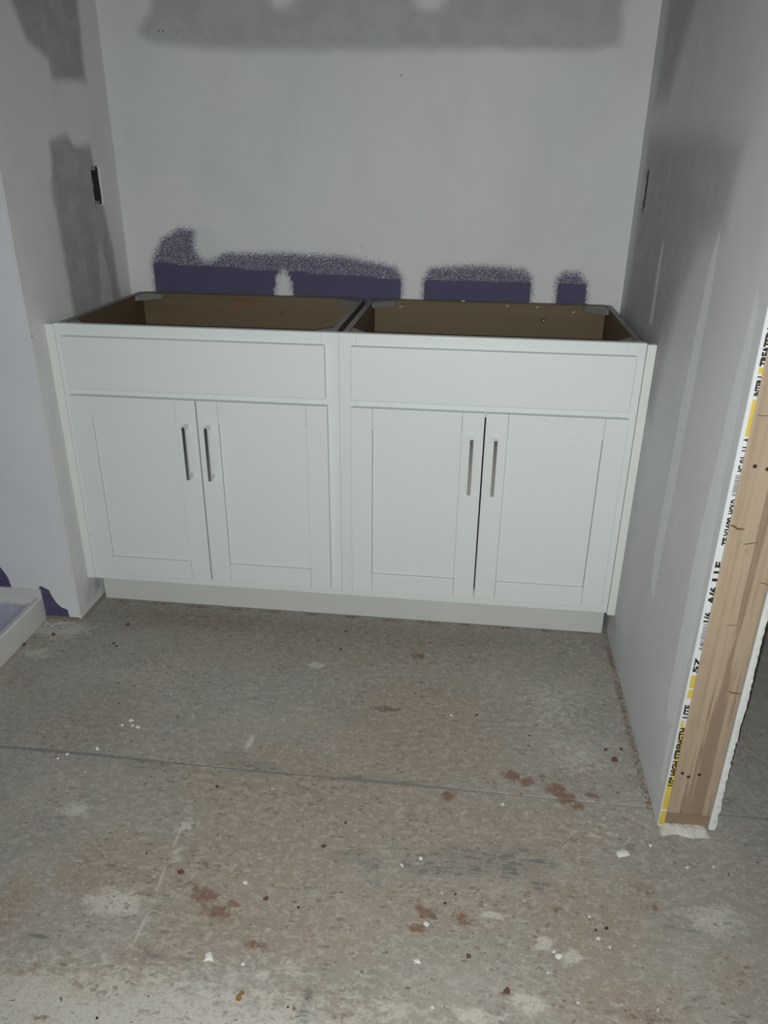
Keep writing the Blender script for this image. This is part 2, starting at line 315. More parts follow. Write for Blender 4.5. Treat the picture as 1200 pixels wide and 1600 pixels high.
# ================================================================ FLOOR
BL = {'tan': [(0.028, -0.645, 0.34, 0.155, 0.8), (0.255, -0.447, 0.232, 0.241, 0.9), (0.065, -0.122, 0.47, 0.144, 0.55), (0.344, -0.714, 0.349, 0.128, 0.8), (-0.276, -0.905, 0.137, 0.082, 1), (-0.059, -0.978, 0.129, 0.084, 0.9), (-0.001, -0.824, 0.232, 0.115, 0.9), (0.352, -0.913, 0.215, 0.089, 0.7), (0.588, -0.91, 0.129, 0.1, 0.9), (0.636, -1.048, 0.128, 0.063, 0.7), (-0.154, -1.078, 0.066, 0.043, 0.7), (-0.292, -1.13, 0.13, 0.031, 0.8), (0.099, -0.984, 0.185, 0.095, 0.7), (0.168, -1.106, 0.17, 0.051, 0.5), (-0.401, -0.016, 0.288, 0.066, 0.6), (0.557, -0.704, 0.187, 0.097, 0.6), (0.244, -0.793, 0.154, 0.076, 0.6), (-0.534, -0.502, 0.141, 0.126, 0.5), (0.624, -0.569, 0.086, 0.075, 0.5), (0.849, -0.988, 0.066, 0.068, 0.5), (-0.464, -1.015, 0.047, 0.072, 0.8), (0.718, -0.825, 0.074, 0.057, 0.6)], 'rust': [(0.34, -0.63, 0.02, 0.017, 0.9), (0.483, -0.551, 0.023, 0.02, 0.9), (0.514, -0.567, 0.026, 0.018, 0.8), (0.552, -0.55, 0.017, 0.016, 0.7), (0.578, -0.582, 0.023, 0.018, 1), (0.599, -0.606, 0.023, 0.019, 1), (0.622, -0.626, 0.014, 0.012, 0.9), (0.657, -0.589, 0.022, 0.012, 0.8), (0.174, -0.356, 0.042, 0.014, 0.8), (0.234, -0.115, 0.022, 0.018, 0.8), (-0.107, -0.942, 0.033, 0.022, 0.8), (-0.141, -0.918, 0.017, 0.014, 0.7), (-0.073, -0.973, 0.031, 0.015, 0.8), (-0.049, -0.952, 0.015, 0.01, 0.7), (0.315, -0.928, 0.023, 0.012, 0.9), (0.298, -0.959, 0.023, 0.01, 0.8), (0.379, -0.933, 0.01, 0.016, 0.9), (0.298, -0.917, 0.012, 0.01, 0.8), (0.414, -0.888, 0.006, 0.014, 0.7), (0.015, -1.026, 0.025, 0.01, 0.8), (0.036, -1.04, 0.011, 0.007, 0.6), (-0.131, -0.872, 0.015, 0.012, 0.6), (0.455, -1.061, 0.013, 0.007, 0.8), (0.439, -0.582, 0.029, 0.02, 0.5), (0.73, -0.823, 0.037, 0.02, 0.5), (0.734, -0.865, 0.036, 0.019, 0.5), (0.555, -0.887, 0.019, 0.017, 0.5), (-0.132, -0.943, 0.014, 0.013, 0.6), (0.382, -0.111, 0.025, 0.024, 0.5), (-0.136, -0.209, 0.052, 0.046, 0.4), (0.145, -1.07, 0.011, 0.006, 0.7), (-0.301, -1.196, 0.031, 0.007, 0.7), (0.184, -1.136, 0.031, 0.01, 0.6), (0.184, -1.104, 0.013, 0.008, 0.6), (0.673, -1.075, 0.063, 0.013, 0.5), (0.748, -0.45, 0.009, 0.035, 0.4), (0.756, -0.532, 0.015, 0.024, 0.6), (0.676, -0.308, 0.01, 0.015, 0.5), (0.658, -0.636, 0.019, 0.011, 0.4), (-0.038, -0.672, 0.019, 0.022, 0.45), (-0.013, -0.826, 0.038, 0.018, 0.35), (0.182, -0.906, 0.024, 0.041, 0.4), (0.786, -0.088, 0.008, 0.054, 0.6), (0.785, -0.189, 0.009, 0.049, 0.6), (0.787, -0.306, 0.008, 0.045, 0.6), (0.787, -0.412, 0.008, 0.04, 0.6), (0.788, -0.498, 0.007, 0.037, 0.6), (0.784, -0.577, 0.007, 0.034, 0.6), (-0.716, 0.058, 0.044, 0.011, 0.65), (-0.591, 0.059, 0.044, 0.01, 0.65), (-0.466, 0.057, 0.044, 0.011, 0.65), (-0.343, 0.058, 0.043, 0.011, 0.65), (-0.221, 0.06, 0.043, 0.011, 0.65), (-0.101, 0.061, 0.043, 0.011, 0.65), (0.018, 0.062, 0.043, 0.011, 0.65), (0.137, 0.06, 0.042, 0.011, 0.65), (0.254, 0.061, 0.042, 0.011, 0.65), (0.369, 0.062, 0.043, 0.011, 0.65), (0.484, 0.063, 0.042, 0.01, 0.65), (0.598, 0.064, 0.042, 0.01, 0.65), (0.71, 0.062, 0.042, 0.01, 0.65)], 'scuff': [(0.297, -0.818, 0.038, 0.024, 0.9), (0.373, -0.801, 0.064, 0.03, 1), (0.462, -0.8, 0.057, 0.028, 1), (0.525, -0.789, 0.038, 0.025, 0.7), (0.149, -0.818, 0.045, 0.015, 0.8), (0.196, -0.831, 0.019, 0.018, 0.9), (0.214, -0.873, 0.01, 0.029, 0.6), (-0.374, -1.063, 0.029, 0.009, 0.8), (-0.303, -1.062, 0.046, 0.009, 0.6), (-0.158, -1.068, 0.034, 0.008, 0.6), (-0.099, -1.071, 0.022, 0.008, 0.6), (0.126, -1.122, 0.01, 0.034, 0.7), (0.528, -0.841, 0.025, 0.018, 0.7), (0.559, -0.837, 0.01, 0.012, 0.5), (0.168, -0.811, 0.019, 0.009, 0.8), (0.275, -0.858, 0.019, 0.018, 0.5), (-0.352, -0.623, 0.073, 0.016, 0.6), (-0.101, -0.601, 0.087, 0.02, 0.7), (0.166, -0.604, 0.115, 0.013, 0.6), (-0.157, -0.566, 0.059, 0.021, 0.5), (-0.471, -0.783, 0.021, 0.064, 0.4), (-0.448, -0.39, 0.065, 0.02, 0.4), (0.773, -0.9, 0.046, 0.013, 0.5), (0.619, -0.932, 0.035, 0.013, 0.5), (0.281, -0.921, 0.009, 0.019, 0.5), (0.394, -0.393, 0.006, 0.061, 0.5), (0.821, -0.251, 0.009, 0.037, 0.4), (0.632, -1.003, 0.044, 0.012, 0.4), (0.878, -0.887, 0.07, 0.039, 0.4), (0.698, -0.435, 0.016, 0.009, 0.4), (0.323, -0.83, 0.026, 0.015, 0.6), (0.476, -0.764, 0.064, 0.016, 0.7)], 'pale': [(-0.087, -1.219, 0.52, 0.124, 0.7), (-0.27, -0.977, 0.06, 0.03, 0.7), (-0.318, -1.166, 0.095, 0.049, 0.7), (0.492, -1.074, 0.027, 0.015, 1), (0.402, -1.109, 0.025, 0.014, 1), (0.574, -0.981, 0.016, 0.011, 0.9), (0.526, -0.962, 0.013, 0.013, 1), (0.435, -0.916, 0.022, 0.008, 0.8), (-0.455, -0.772, 0.035, 0.02, 0.7), (-0.841, -0.109, 0.094, 0.045, 0.8), (-0.829, -0.239, 0.053, 0.029, 0.5), (0.846, -0.877, 0.059, 0.033, 0.6), (0.59, -0.281, 0.099, 0.124, 0.35), (0.635, -0.465, 0.075, 0.084, 0.35), (0.042, -1.082, 0.015, 0.009, 0.8), (-0.203, -0.784, 0.019, 0.022, 0.6), (-0.193, -0.864, 0.02, 0.03, 0.4), (-0.04, -0.197, 0.018, 0.014, 0.9), (-0.203, -0.614, 0.043, 0.012, 0.3), (0.081, -1.06, 0.022, 0.009, 0.6), (0.291, -0.819, 0.015, 0.006, 0.5), (-0.139, -0.52, 0.009, 0.03, 0.7), (0.276, -1.108, 0.042, 0.021, 0.5), (-0.012, -1.128, 0.064, 0.031, 0.5), (0.666, -0.011, 0.166, 0.064, 0.3), (0.444, -1.103, 0.041, 0.011, 0.4), (0.664, -0.691, 0.106, 0.05, 0.3)]}  # widest pale blob: sandy dust plus flash brightness painted into the near floor
def blobs(L):
    def f(U, V):
        r = np.zeros(U.shape)
        for x, y, rx, ry, s in L:
            q = ((U - x) / max(rx, .004)) ** 2 + ((V - y) / max(ry, .004)) ** 2
            r = np.maximum(r, s * np.exp(-q * 0.7))
        return r
    return f
JY = -0.608
def joint(U, V):
    wave = 0.0012 * np.sin(U * 9)
    return np.exp(-((V - JY - wave) / 0.0045) ** 2) * (0.75 + 0.35 * np.sin(U * 5.3 + 1) * np.sin(U * 2.1))
def crack(U, V):
    on = (V < -0.77)
    return np.exp(-((U + 0.205 + 0.004 * np.sin(V * 14)) / 0.004) ** 2) * on * (0.8 + 0.3 * np.sin(V * 60))
us = np.concatenate([[-2.6, -2.0, -1.5], lines(-1.25, 1.6, 0.0075, (-0.209, -0.205, -0.201)), [2.0, 2.5, 3.0]])
vs = np.concatenate([[-4.2, -3.0, -2.0], lines(-1.45, 0.25, 0.0075, (JY - .006, JY - .003, JY, JY + .003, JY + .006)), [0.7]])
def floor_place(U, V):
    Z = -0.0022 * np.exp(-((V - JY) / 0.002) ** 2)
    return np.stack([U, V, Z], -1)
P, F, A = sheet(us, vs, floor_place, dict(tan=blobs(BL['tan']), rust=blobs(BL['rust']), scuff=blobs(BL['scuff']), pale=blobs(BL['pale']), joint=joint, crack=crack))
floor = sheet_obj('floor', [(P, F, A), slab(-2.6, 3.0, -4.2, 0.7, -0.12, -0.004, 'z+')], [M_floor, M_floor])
tag(floor, kind='structure')

# ================================================================ BACK WALL
dark = sub(poly((-.62, 2.0), (-.62, 1.66), (-.665, 1.60), (-.64, 1.578), (-.41, 1.553), (.3, 1.553), (.6, 1.548), (.684, 1.56), (.69, 1.7), (.69, 2.0)),
           uni(ell(-.24, 1.685, .035, .03), ell(.17, 1.675, .04, .03)))
p1 = poly((-.705, .80), (-.70, .975), (-.665, 1.035), (-.60, 1.072), (-.55, 1.068), (-.535, 1.035), (-.525, .985), (-.495, .982), (-.455, 1.0), (-.25, 1.004), (-.08, 1.0), (.085, .972), (.108, .94), (.108, .80))
p2 = poly((.168, .80), (.172, .94), (.195, .972), (.35, .982), (.48, .974), (.507, .95), (.512, .80))
p3 = poly((.585, .80), (.578, .945), (.60, .97), (.648, .968), (.672, .94), (.69, .80))
bare = sub(uni(p1, p2, p3), uni(poly((-.305, .80), (-.295, .93), (-.27, .953), (-.25, .93), (-.235, .80)), ell(-.515, 1.03, .04, .055)))
def bare2(U, V):
    s = bare(U, V)
    top = 0.963 - 0.03 * np.clip((U + .7) / .8, 0, 1)
    solid = np.clip((top - V) / 0.004, 0, 1)            # below this line the paper is fully bare
    s_in = np.minimum(s, 0.016)
    sp = s_in + solid * 0.06 * (s > 0.008)
    return np.where(s > 0, np.where(solid > 0, sp, np.minimum(s * 1.0, 0.012)), s * 1.3)
faint = uni(ell(.02, 1.075, .06, .008), ell(-.04, 1.09, .02, .01))
us = np.concatenate([[XL - .0], lines(XL + .004, XR - .004, 0.008), [XR]]); vs = np.concatenate([[0.0, 0.4], lines(.8, 1.75, 0.008), [2.0, CEIL]])
us2 = us
def bp(U, V): return np.stack([U, np.full(U.shape, D) , V], -1)
bk = sheet(us2, vs, bp, dict(dark_coat=dark, bare_paper=bare2, light_coat=uni(ell(-.515, 1.03, .035, .05), ell(-.27, .90, .022, .045))))
wall_back = sheet_obj('wall_back', [bk, slab(XL - .02, XR + .02, D, D + .013, 0, CEIL, 'y-')], [M_wall_back, M_gyp])
tag(wall_back, kind='structure')
# nail heads and scuffs on the back wall
def disc(name, mat, c, n, r, h, parent, seg=10):
    bm = bmesh.new()
    bmesh.ops.create_cone(bm, cap_ends=True, segments=seg, radius1=r, radius2=r * .85, depth=h)
    q = Vector(n).to_track_quat('Z', 'Y').to_matrix().to_4x4()
    bm.transform(Matrix.Translation(Vector(c)) @ q)
    return fin(bm, name, mat, parent)
for (x, z, r) in ((.094, 1.49, .0022), (-.605, 1.601, .002), (-.592, 1.601, .002), (-.55, 1.598, .0015), (-.021, 1.03, .0015)):
    disc('screw_head', M_blackwire, (x, D - .0004, z), (0, -1, 0), r, .0012, wall_back)
disc('plaster_dab', M_chip, (-.70, D - .0005, .925), (0, -1, 0), .0035, .002, wall_back)

# ================================================================ LEFT WALL (alcove side + face towards the camera)
hl = (.382, .438, 1.143, 1.249)
darkL = uni(poly((.09, 2.0), (.10, 1.60), (.14, 1.53), (.235, 1.50), (.24, 1.455), (.425, 1.462), (.435, 1.60), (.46, 2.0)),
            poly((.165, .80), (.15, 1.21), (.155, 1.225), (.175, 1.31), (.27, 1.325), (.31, 1.30), (.40, 1.30), (.43, 1.15), (.46, 1.0), (.475, .80)))
lightL = uni(poly((.325, .80), (.36, 1.02), (.375, 1.04), (.405, .98), (.425, .80)), poly((.262, .93), (.266, 1.0), (.27, 1.0), (.268, .93)),
             poly((-.03, .03), (-.03, .06), (.01, .10), (.05, .05), (.0, .035)))
darkL2 = poly((.03, .035), (.03, .075), (.06, .085), (.06, .045))
us = lines(-E2, D, 0.01, (hl[0], hl[1], -E2 + .004)); vs = np.concatenate([[0.012], lines(0.03, 0.15, .01), [0.4], lines(.8, 1.75, 0.01, (hl[2], hl[3])), [2.0, CEIL]])
Lside = sheet(us, vs, lambda U, V: np.stack([np.full(U.shape, XL) + 0.0, U, V], -1), dict(dark_coat=uni(darkL, darkL2), light_coat=lightL, bare_paper=NONE), holes=[hl])
edge_s = {}
us = np.concatenate([[-2.2, -1.6], lines(-1.2, XL, 0.007, (-.885, -.893))])
vs = np.concatenate([lines(0.016, 0.30, 0.006, (0.106,)), [0.5, 1.0, 1.5, CEIL]])
bareF = uni(poly((-.8985, .0), (-.8985, .12), (-.868, .1055), (-.862, .085), (-.852, .062), (-.838, .047), (-.82, .041), (-.818, .0)),
            poly((-1.2, .09), (-1.2, .26), (-1.03, .20), (-1.005, .17), (-.99, .14), (-.982, .09)))
bareF2 = bareF
Lfront = sheet(us, vs, lambda U, V: np.stack([U, np.full(U.shape, -E2), V], -1), dict(dark_coat=NONE, light_coat=NONE, bare_paper=bareF2),
               holes=[(-3, -.893, 0, .106)])
wall_left = sheet_obj('wall_left', [Lside, Lfront], [M_wall_left, M_wall_front]); tag(wall_left, kind='structure')
# corner bead, sole plate and outlet box belong to the wall
bm = bmesh.new(); add_box(bm, XL - .006, XL + .0008, -E2 - .0008, -E2 + .006, .012, CEIL, 0.0006)
fin(bm, 'corner_bead', M_bead, wall_left)
box('sole_plate', M_plate, -2.2, XL - .014, -E2 + .014, D, 0.0, 0.038, 0, wall_left)
def outlet(side, y0, y1, z0, z1, x, parent):
    g = 1 if side == 'L' else -1           # depth direction is away from the alcove
    dx = -g
    ob = empty('outlet_box'); ob.parent = parent; ob.location = -parent_world(parent)
    t = .002
    def b(x0, x1, *r): return (min(x0, x1), max(x0, x1), *r)
    X0, X1 = x + dx * .001, x + dx * .062
    bm = bmesh.new()
    add_box(bm, *b(X1, X1 + dx * t), y0, y1, z0, z1)
    add_box(bm, *b(X0 + dx * .004, X1), y0 - t, y0, z0, z1); add_box(bm, *b(X0 + dx * .004, X1), y1, y1 + t, z0, z1)
    add_box(bm, *b(X0 + dx * .004, X1), y0, y1, z0 - t, z0); add_box(bm, *b(X0 + dx * .004, X1), y0, y1, z1, z1 + t)
    fin(bm, 'box_shell', M_dark, ob)
    for zc in ((z0 + .007, z1 - .007) if g > 0 else (z0 + .005,)):
        bm = bmesh.new(); add_box(bm, *b(x + dx * .004, x + dx * .010), (y0 + y1) / 2 - .012, (y0 + y1) / 2 + .012, zc - .005, zc + .005, .001)
        fin(bm, 'mounting_tab', M_brace, ob)
    # coiled cable ends inside
    for s_, c_ in ((-.008, M_blackwire), (.010, M_brace)):
        cu = bpy.data.curves.new('cable', 'CURVE'); cu.dimensions = '3D'; cu.bevel_depth = .003
        sp_ = cu.splines.new('BEZIER'); P_ = [(x + dx * .055, (y0 + y1) / 2 + s_, z1 - .01), (x + dx * .02, (y0 + y1) / 2 + s_ * 1.4, (z0 + z1) / 2), (x + dx * .045, (y0 + y1) / 2 - s_, z0 + .02)]
        sp_.bezier_points.add(2)
        for q, c0 in zip(sp_.bezier_points, P_): q.co = c0; q.handle_left_type = q.handle_right_type = 'AUTO'
        to = bpy.data.objects.new('tmp', cu); COL.objects.link(to)
        me = bpy.data.meshes.new_from_object(to); bpy.data.objects.remove(to)
        o = link('cable', me, ob, [c_])
        o.location = -parent_world(ob)
    # torn paper rim around the cut
    rr = random.Random(3 if g > 0 else 5); bm = bmesh.new()
    ring = []
    n = 44
    per = []
    for i in range(n):
        t_ = i / n * 4; k_ = int(t_); f_ = t_ - k_
        c_ = [(y0, z0), (y1, z0), (y1, z1), (y0, z1)]
        a_, b_ = c_[k_], c_[(k_ + 1) % 4]
        per.append((a_[0] + (b_[0] - a_[0]) * f_, a_[1] + (b_[1] - a_[1]) * f_))
    cy, cz = (y0 + y1) / 2, (z0 + z1) / 2
    inn = []; out = []
    for (yy, zz) in per:
        k1 = 1 - rr.uniform(.0, .17); k2 = 1 + rr.uniform(.02, .08)
        inn.append(bm.verts.new((x + g * .0002 - g * .004, cy + (yy - cy) * k1, cz + (zz - cz) * (1 - (1 - k1) * .4))))
        out.append(bm.verts.new((x + g * rr.uniform(.0002, .0011), cy + (yy - cy) * k2, cz + (zz - cz) * (1 + (k2 - 1) * .5))))
    for i in range(n):
        j = (i + 1) % n; bm.faces.new((inn[i], inn[j], out[j], out[i]))
    fin(bm, 'torn_paper_rim', M_bead if g > 0 else M_rim, ob)
    return ob
outlet('L', hl[0], hl[1], hl[2], hl[3], XL, wall_left)
disc('nail_hole', M_blackwire, (XL + .0006, -.066, .855), (1, 0, 0), .0022, .001, wall_left)
disc('nail_hole', M_blackwire, (XL + .0004, .05, .055), (1, 0, 0), .003, .001, wall_left)

# ================================================================ RIGHT WALL
wr = empty('wall_right', (XR, -E, 0)); tag(wr, kind='structure')
hr = (.400, .456, 1.150, 1.256)
darkR = uni(poly((.50, .70), (.47, 1.0), (.468, 1.338), (.1, 1.325), (-.2, 1.325), (-.38, 1.30), (-.36, 1.16), (-.22, 1.12), (-.12, 1.0), (-.05, .70)),
            poly((.45, 1.42), (.45, 2.0), (.1, 2.0), (.15, 1.6), (.3, 1.42)))
lightR = uni(poly((-.340, .36), (-.352, .7), (-.358, 1.06), (-.345, 1.17), (-.315, 1.10), (-.290, .80), (-.285, .45), (-.31, .37)),
             poly((-.575, .26), (-.560, .6), (-.583, .9), (-.60, 1.10), (-.628, 1.06), (-.630, .8), (-.646, .5), (-.640, .26), (-.60, .22)),
             poly((.13, .90), (.125, 1.05), (.105, 1.13), (.095, 1.05), (.09, .90)),
             poly((-.648, .10), (-.648, .28), (-.635, .29), (-.62, .2), (-.628, .10)))
us = lines(-E, D, 0.01, (hr[0], hr[1])); vs = lines(0.006, 1.75, 0.012, (hr[2], hr[3])); vs = np.concatenate([vs, [2.0, CEIL]])
def rp(U, V):
    x = XR + 0.0015 * np.sin(V * 2.2) * (U < -.3)
    return np.stack([x + 0 * U, U, V], -1)
Rs = sheet(us, vs, lambda U, V: np.stack([np.full(U.shape, XR), U, V], -1), dict(dark_coat=darkR, light_coat=lightR, bare_paper=NONE), holes=[hr], flip=True)
inner = sheet_obj('drywall_panel', [Rs, slab(XR, XR + .0125, -E, D, .006, CEIL, 'x- x+')], [M_wall_right, M_paper], wr)
outlet('R', hr[0], hr[1], hr[2], hr[3], XR, wr)
SX0, SX1 = XR + .0135, XR + .1025
# end stud: slightly wandering edges, rounded corners
bm = bmesh.new(); add_box(bm, SX0, SX1, -E + .0015, -E + .040, .040, CEIL, 0.0035)
stud = fin(bm, 'stud', M_stud, wr)
for (x, z, r) in ((.809, .150, .004), (.822, .142, .004), (.842, .150, .004), (.815, .816, .004), (.836, .812, .004)):
    disc('nail_hole', M_blackwire, (x, -E + .0012, z), (0, -1, 0), r, .0012, stud, 8)
# split marks across the grain
def crackline(P, parent, w_=.0012):
    bm = bmesh.new(); a = []
    for i, (x, z) in enumerate(P):
        h = w_ * (1 if 0 < i < len(P) - 1 else .3)
        a.append((bm.verts.new((x, -E + .0008, z - h)), bm.verts.new((x, -E + .0008, z + h)), bm.verts.new((x, -E + .0022, z - h)), bm.verts.new((x, -E + .0022, z + h))))
    for p_, q_ in zip(a, a[1:]):
        bm.faces.new((p_[0], q_[0], q_[1], p_[1])); bm.faces.new((p_[1], q_[1], q_[3], p_[3])); bm.faces.new((p_[2], q_[2], q_[0], p_[0]))
    fin(bm, 'split_mark', M_clod, parent)
crackline([(.7965, .706), (.803, .7045), (.810, .700), (.822, .700)], stud, .0018)
crackline([(.858, .360), (.866, .357), (.876, .356), (.883, .357)], stud, .0012)
crackline([(.799, .905), (.808, .903), (.82, .904)], stud, .0006)
crackline([(.824, .672), (.829, .6715), (.838, .674), (.85, .677)], stud, .0007)
crackline([(.828, .505), (.836, .506), (.846, .507)], stud, .0007)
crackline([(.868, .598), (.874, .597), (.882, .594)], stud, .0008)
bm = bmesh.new(); add_box(bm, SX0, SX1, -E + .003, D, .0, .0385, .002)
fin(bm, 'bottom_plate', M_plate, wr)
box('stud', M_stud, SX0, SX1, -.26, -.22, .04, CEIL, .002, wr); box('stud', M_stud, SX0, SX1, .20, .24, .04, CEIL, .002, wr)
# far board with a torn, plaster-smeared edge
rr = random.Random(11); bm = bmesh.new()
X0 = SX1 + .001; zs = np.linspace(.008, 1.5, 190); rows = []
for z in zs:
    low = max(0, 1 - z / .55)
    j = (rr.uniform(0, .003) if rr.random() < .35 + .4 * low else rr.uniform(0, .0015)) * (0.35 + low)
    xo = X0 + .0125 + j + .0012 * math.sin(z * 23) * (0.3 + low)
    rows.append([bm.verts.new(c_) for c_ in ((X0, -E + .001, z), (X0 + .006, -E - .001 - rr.uniform(0, .001), z), (xo - .002, -E - .0005 - rr.uniform(0, .002), z), (xo, -E + .006, z), (X0 + .0125, -E + .02, z), (X0 + .0125, D, z), (X0, D, z))])
for a, b in zip(rows, rows[1:]):
    for i in range(7): bm.faces.new((a[i], a[(i + 1) % 7], b[(i + 1) % 7], b[i]))
bm.faces.new(rows[0][::-1]); bm.faces.new(rows[-1])
bmesh.ops.recalc_face_normals(bm, faces=bm.faces)
add_box(bm, X0, X0 + .0125, -E, D, 1.5, CEIL)
fin(bm, 'drywall_panel', M_gyp, wr)
# printed tape along the near board's cut edge
tape = box('edge_tape', M_paper, XR + .0006, XR + .0128, -E - .0012, -E + .001, .006, CEIL, .0003, wr)
TY = -E - .0014
def yel(z0, z1, x0=.0035, x1=.0127):
    bm = bmesh.new(); zz = np.linspace(z0, z1, 7); r_ = random.Random(int(z0 * 1000)); a = []
    for z in zz: a.append((bm.verts.new((XR + x0 + r_.uniform(-.0006, .0006), TY, z)), bm.verts.new((XR + x1, TY, z)), ))
    for p_, q_ in zip(a, a[1:]): bm.faces.new((p_[0], p_[1], q_[1], q_[0]))
    o = fin(bm, 'yellow_band', M_yellow, tape); return o
yel(.010, .048, .001); yel(.053, .138, .0015); yel(.1385, .268, .0062); yel(.268, .284, .003, .009); yel(.338, .358, .004); yel(.362, .392, .004); yel(.868, .930, .007); yel(.972, .982, .006); yel(1.02, 1.06, .009)
def text(s_, z0, z1, cap=.0118, base=.0160, clip=.0127, mat=M_ink, bold=.05):
    cu = bpy.data.curves.new('lettering', 'FONT'); cu.body = s_; cu.size = 1.0; cu.resolution_u = 2; cu.offset = bold
    to = bpy.data.objects.new('tmp', cu); COL.objects.link(to)
    me = bpy.data.meshes.new_from_object(to); bpy.data.objects.remove(to)
    co = np.array([v.co for v in me.vertices]); mn, mx = co.min(0), co.max(0)
    sx = (z1 - z0) / (mx[0] - mn[0]); sy = cap / .7
    bm = bmesh.new(); bm.from_mesh(me)
    for v in bm.verts:
        v.co = Vector((XR + base - v.co.y * sy, TY - .0002, z0 + (v.co.x - mn[0]) * sx))
    bmesh.ops.bisect_plane(bm, geom=bm.verts[:] + bm.edges[:] + bm.faces[:], plane_co=(XR + clip, 0, 0), plane_no=(1, 0, 0), clear_outer=True)
    o = fin(bm, 'lettering', mat, tape); return o
text('1/2" HIGH STRENGTH', .116, .266)
text('LITE', .290, .322)
text('57', .398, .432, .009, .0135)
text('II III', .450, .466, .006, .0133, mat=M_greyink)
text('1/6', .510, .532, base=.0165); text('A/6', .548, .585, base=.0165); text('I', .596, .602)
text('LE', .612, .636)
text('TE V1600', .668, .722, .0100, .0172, bold=.06); text('HOLD', .728, .756, .0100, .0172, bold=.06)
text('IC 01', .806, .832, .0095, .0168, bold=.05); text('LI', .842, .850, .0095, .0168)
text('A', .858, .866, .0105, .0168)
text('INTER I', .936, .968, .0095, .0165, bold=.06); text('TREATED WALLBOARD', .984, 1.12, .0105, .0165, bold=.06)
def bars(z0, z1):
    bm = bmesh.new(); r_ = random.Random(int(z0 * 999)); z = z0
    while z < z1:
        h = r_.choice((.0006, .001, .0016)); add_box(bm, XR + r_.choice((.0055, .0062, .0058)), XR + .0126, TY - .0003, TY - .0001, z, z + h); z += h + r_.choice((.0008, .0014))
    return fin(bm, 'barcode', M_greyink, tape)
bars(.468, .506); bars(.762, .800)
# lump of mud squeezed out below the plate
def lumpy(name, mat, pts, parent=None, sub=2):
    bm = bmesh.new()
    for (x, y, z, rx, ry, rz) in pts:
        r = bmesh.ops.create_icosphere(bm, subdivisions=sub, radius=1)
        for v in r['verts']:
            n_ = 1 + .4 * mnoise.noise(Vector((x * 40, y * 40, 0)) + v.co * 1.7)
            v.co = Vector((x + v.co.x * rx * n_, y + v.co.y * ry * n_, max(z - .001, z + v.co.z * rz * n_)))
    return fin(bm, name, mat, parent, True)
def mound(name, mat, x0, x1, y0, y1, h, parent, nx=60, ny=22, seed=0):
    """rough heap of mud as a height field whose rim runs out on the floor"""
    bm = bmesh.new(); g = {}
    for i in range(nx):
        for j in range(ny):
            u, v = i / (nx - 1), j / (ny - 1); x = x0 + (x1 - x0) * u; y = y0 + (y1 - y0) * v
            front = .35 + .7 * mnoise.noise(Vector((x * 30, seed, 0))) + .12 * mnoise.noise(Vector((x * 110, seed, 4)))
            e = min(1, max(0, (v - front * .5) / .5)) * min(1, u * 9, (1 - u) * 9)
            z = h * (e ** .7) * (1 + .22 * mnoise.noise(Vector((x * 70, y * 70, seed))) + .16 * mnoise.noise(Vector((x * 260, y * 260, seed))))
            g[i, j] = bm.verts.new((x, y, max(-.001, z - .0006)))
    for i in range(nx - 1):
        for j in range(ny - 1): bm.faces.new((g[i, j], g[i + 1, j], g[i + 1, j + 1], g[i, j + 1]))
    return fin(bm, name, mat, parent, True)
mound('mud_smear', M_mud, XR + .004, XR + .106, -E - .024, -E + .004, .013, wr)

# ================================================================ CEILING AND THE ROOM BEYOND
def st(name, mat, *b):
    o = box(name, mat, *b); tag(o, kind='structure'); return o
st('ceiling', M_ceil, -2.6, 3.0, -4.2, .7, CEIL, CEIL + .1)
st('wall_far_left', M_farwall, -2.3, -2.2, -4.2, -E2, 0, CEIL)
st('wall_far_right', M_farwall, 2.7, 2.8, -4.2, .7, 0, CEIL)
st('wall_back_right', M_farwall, XR + .13, 2.7, D + .02, D + .10, 0, CEIL)
# ================================================================ SHOWER BASE
PX = -.893
sb = empty('shower_base', (PX - .4, -.5, 0))
tag(sb, 'white shower base with lavender film over its floor, beside the alcove', 'shower base')
px0, py0, py1 = -1.75, -1.05, -E2
bm = bmesh.new()
us_ = [px0, px0 + .02, px0 + .05, px0 + .3, -1.2, -1.0, PX - .045, PX - .026, PX - .020, PX - .004, PX]
def pan_z(x, y):
    d = min(x - px0, PX - x, y - py0)
    dt = (py1 - y)
    if d < .018: z = .080 if d > .002 else .077
    else: z = .080 - .030 * min(1, (d - .018) / .022)
    if dt < .006: z = .106
    elif dt < .03 and d > .018: z = max(z, .072 - (dt - .006) / .024 * .02)
    return z
ys_ = [py0, py0 + .004, py0 + .018, py0 + .03, py0 + .06, -.8, -.6, -.4, -.25, -.16, -.12, py1 - .03, py1 - .02, py1 - .010, py1 - .0061, py1 - .0059, py1]
G = {}
for i, x in enumerate(us_):
    for j, y in enumerate(ys_): G[i, j] = bm.verts.new((x, y, pan_z(x, y)))
for i in range(len(us_) - 1):
    for j in range(len(ys_) - 1): bm.faces.new((G[i, j], G[i + 1, j], G[i + 1, j + 1], G[i, j + 1]))
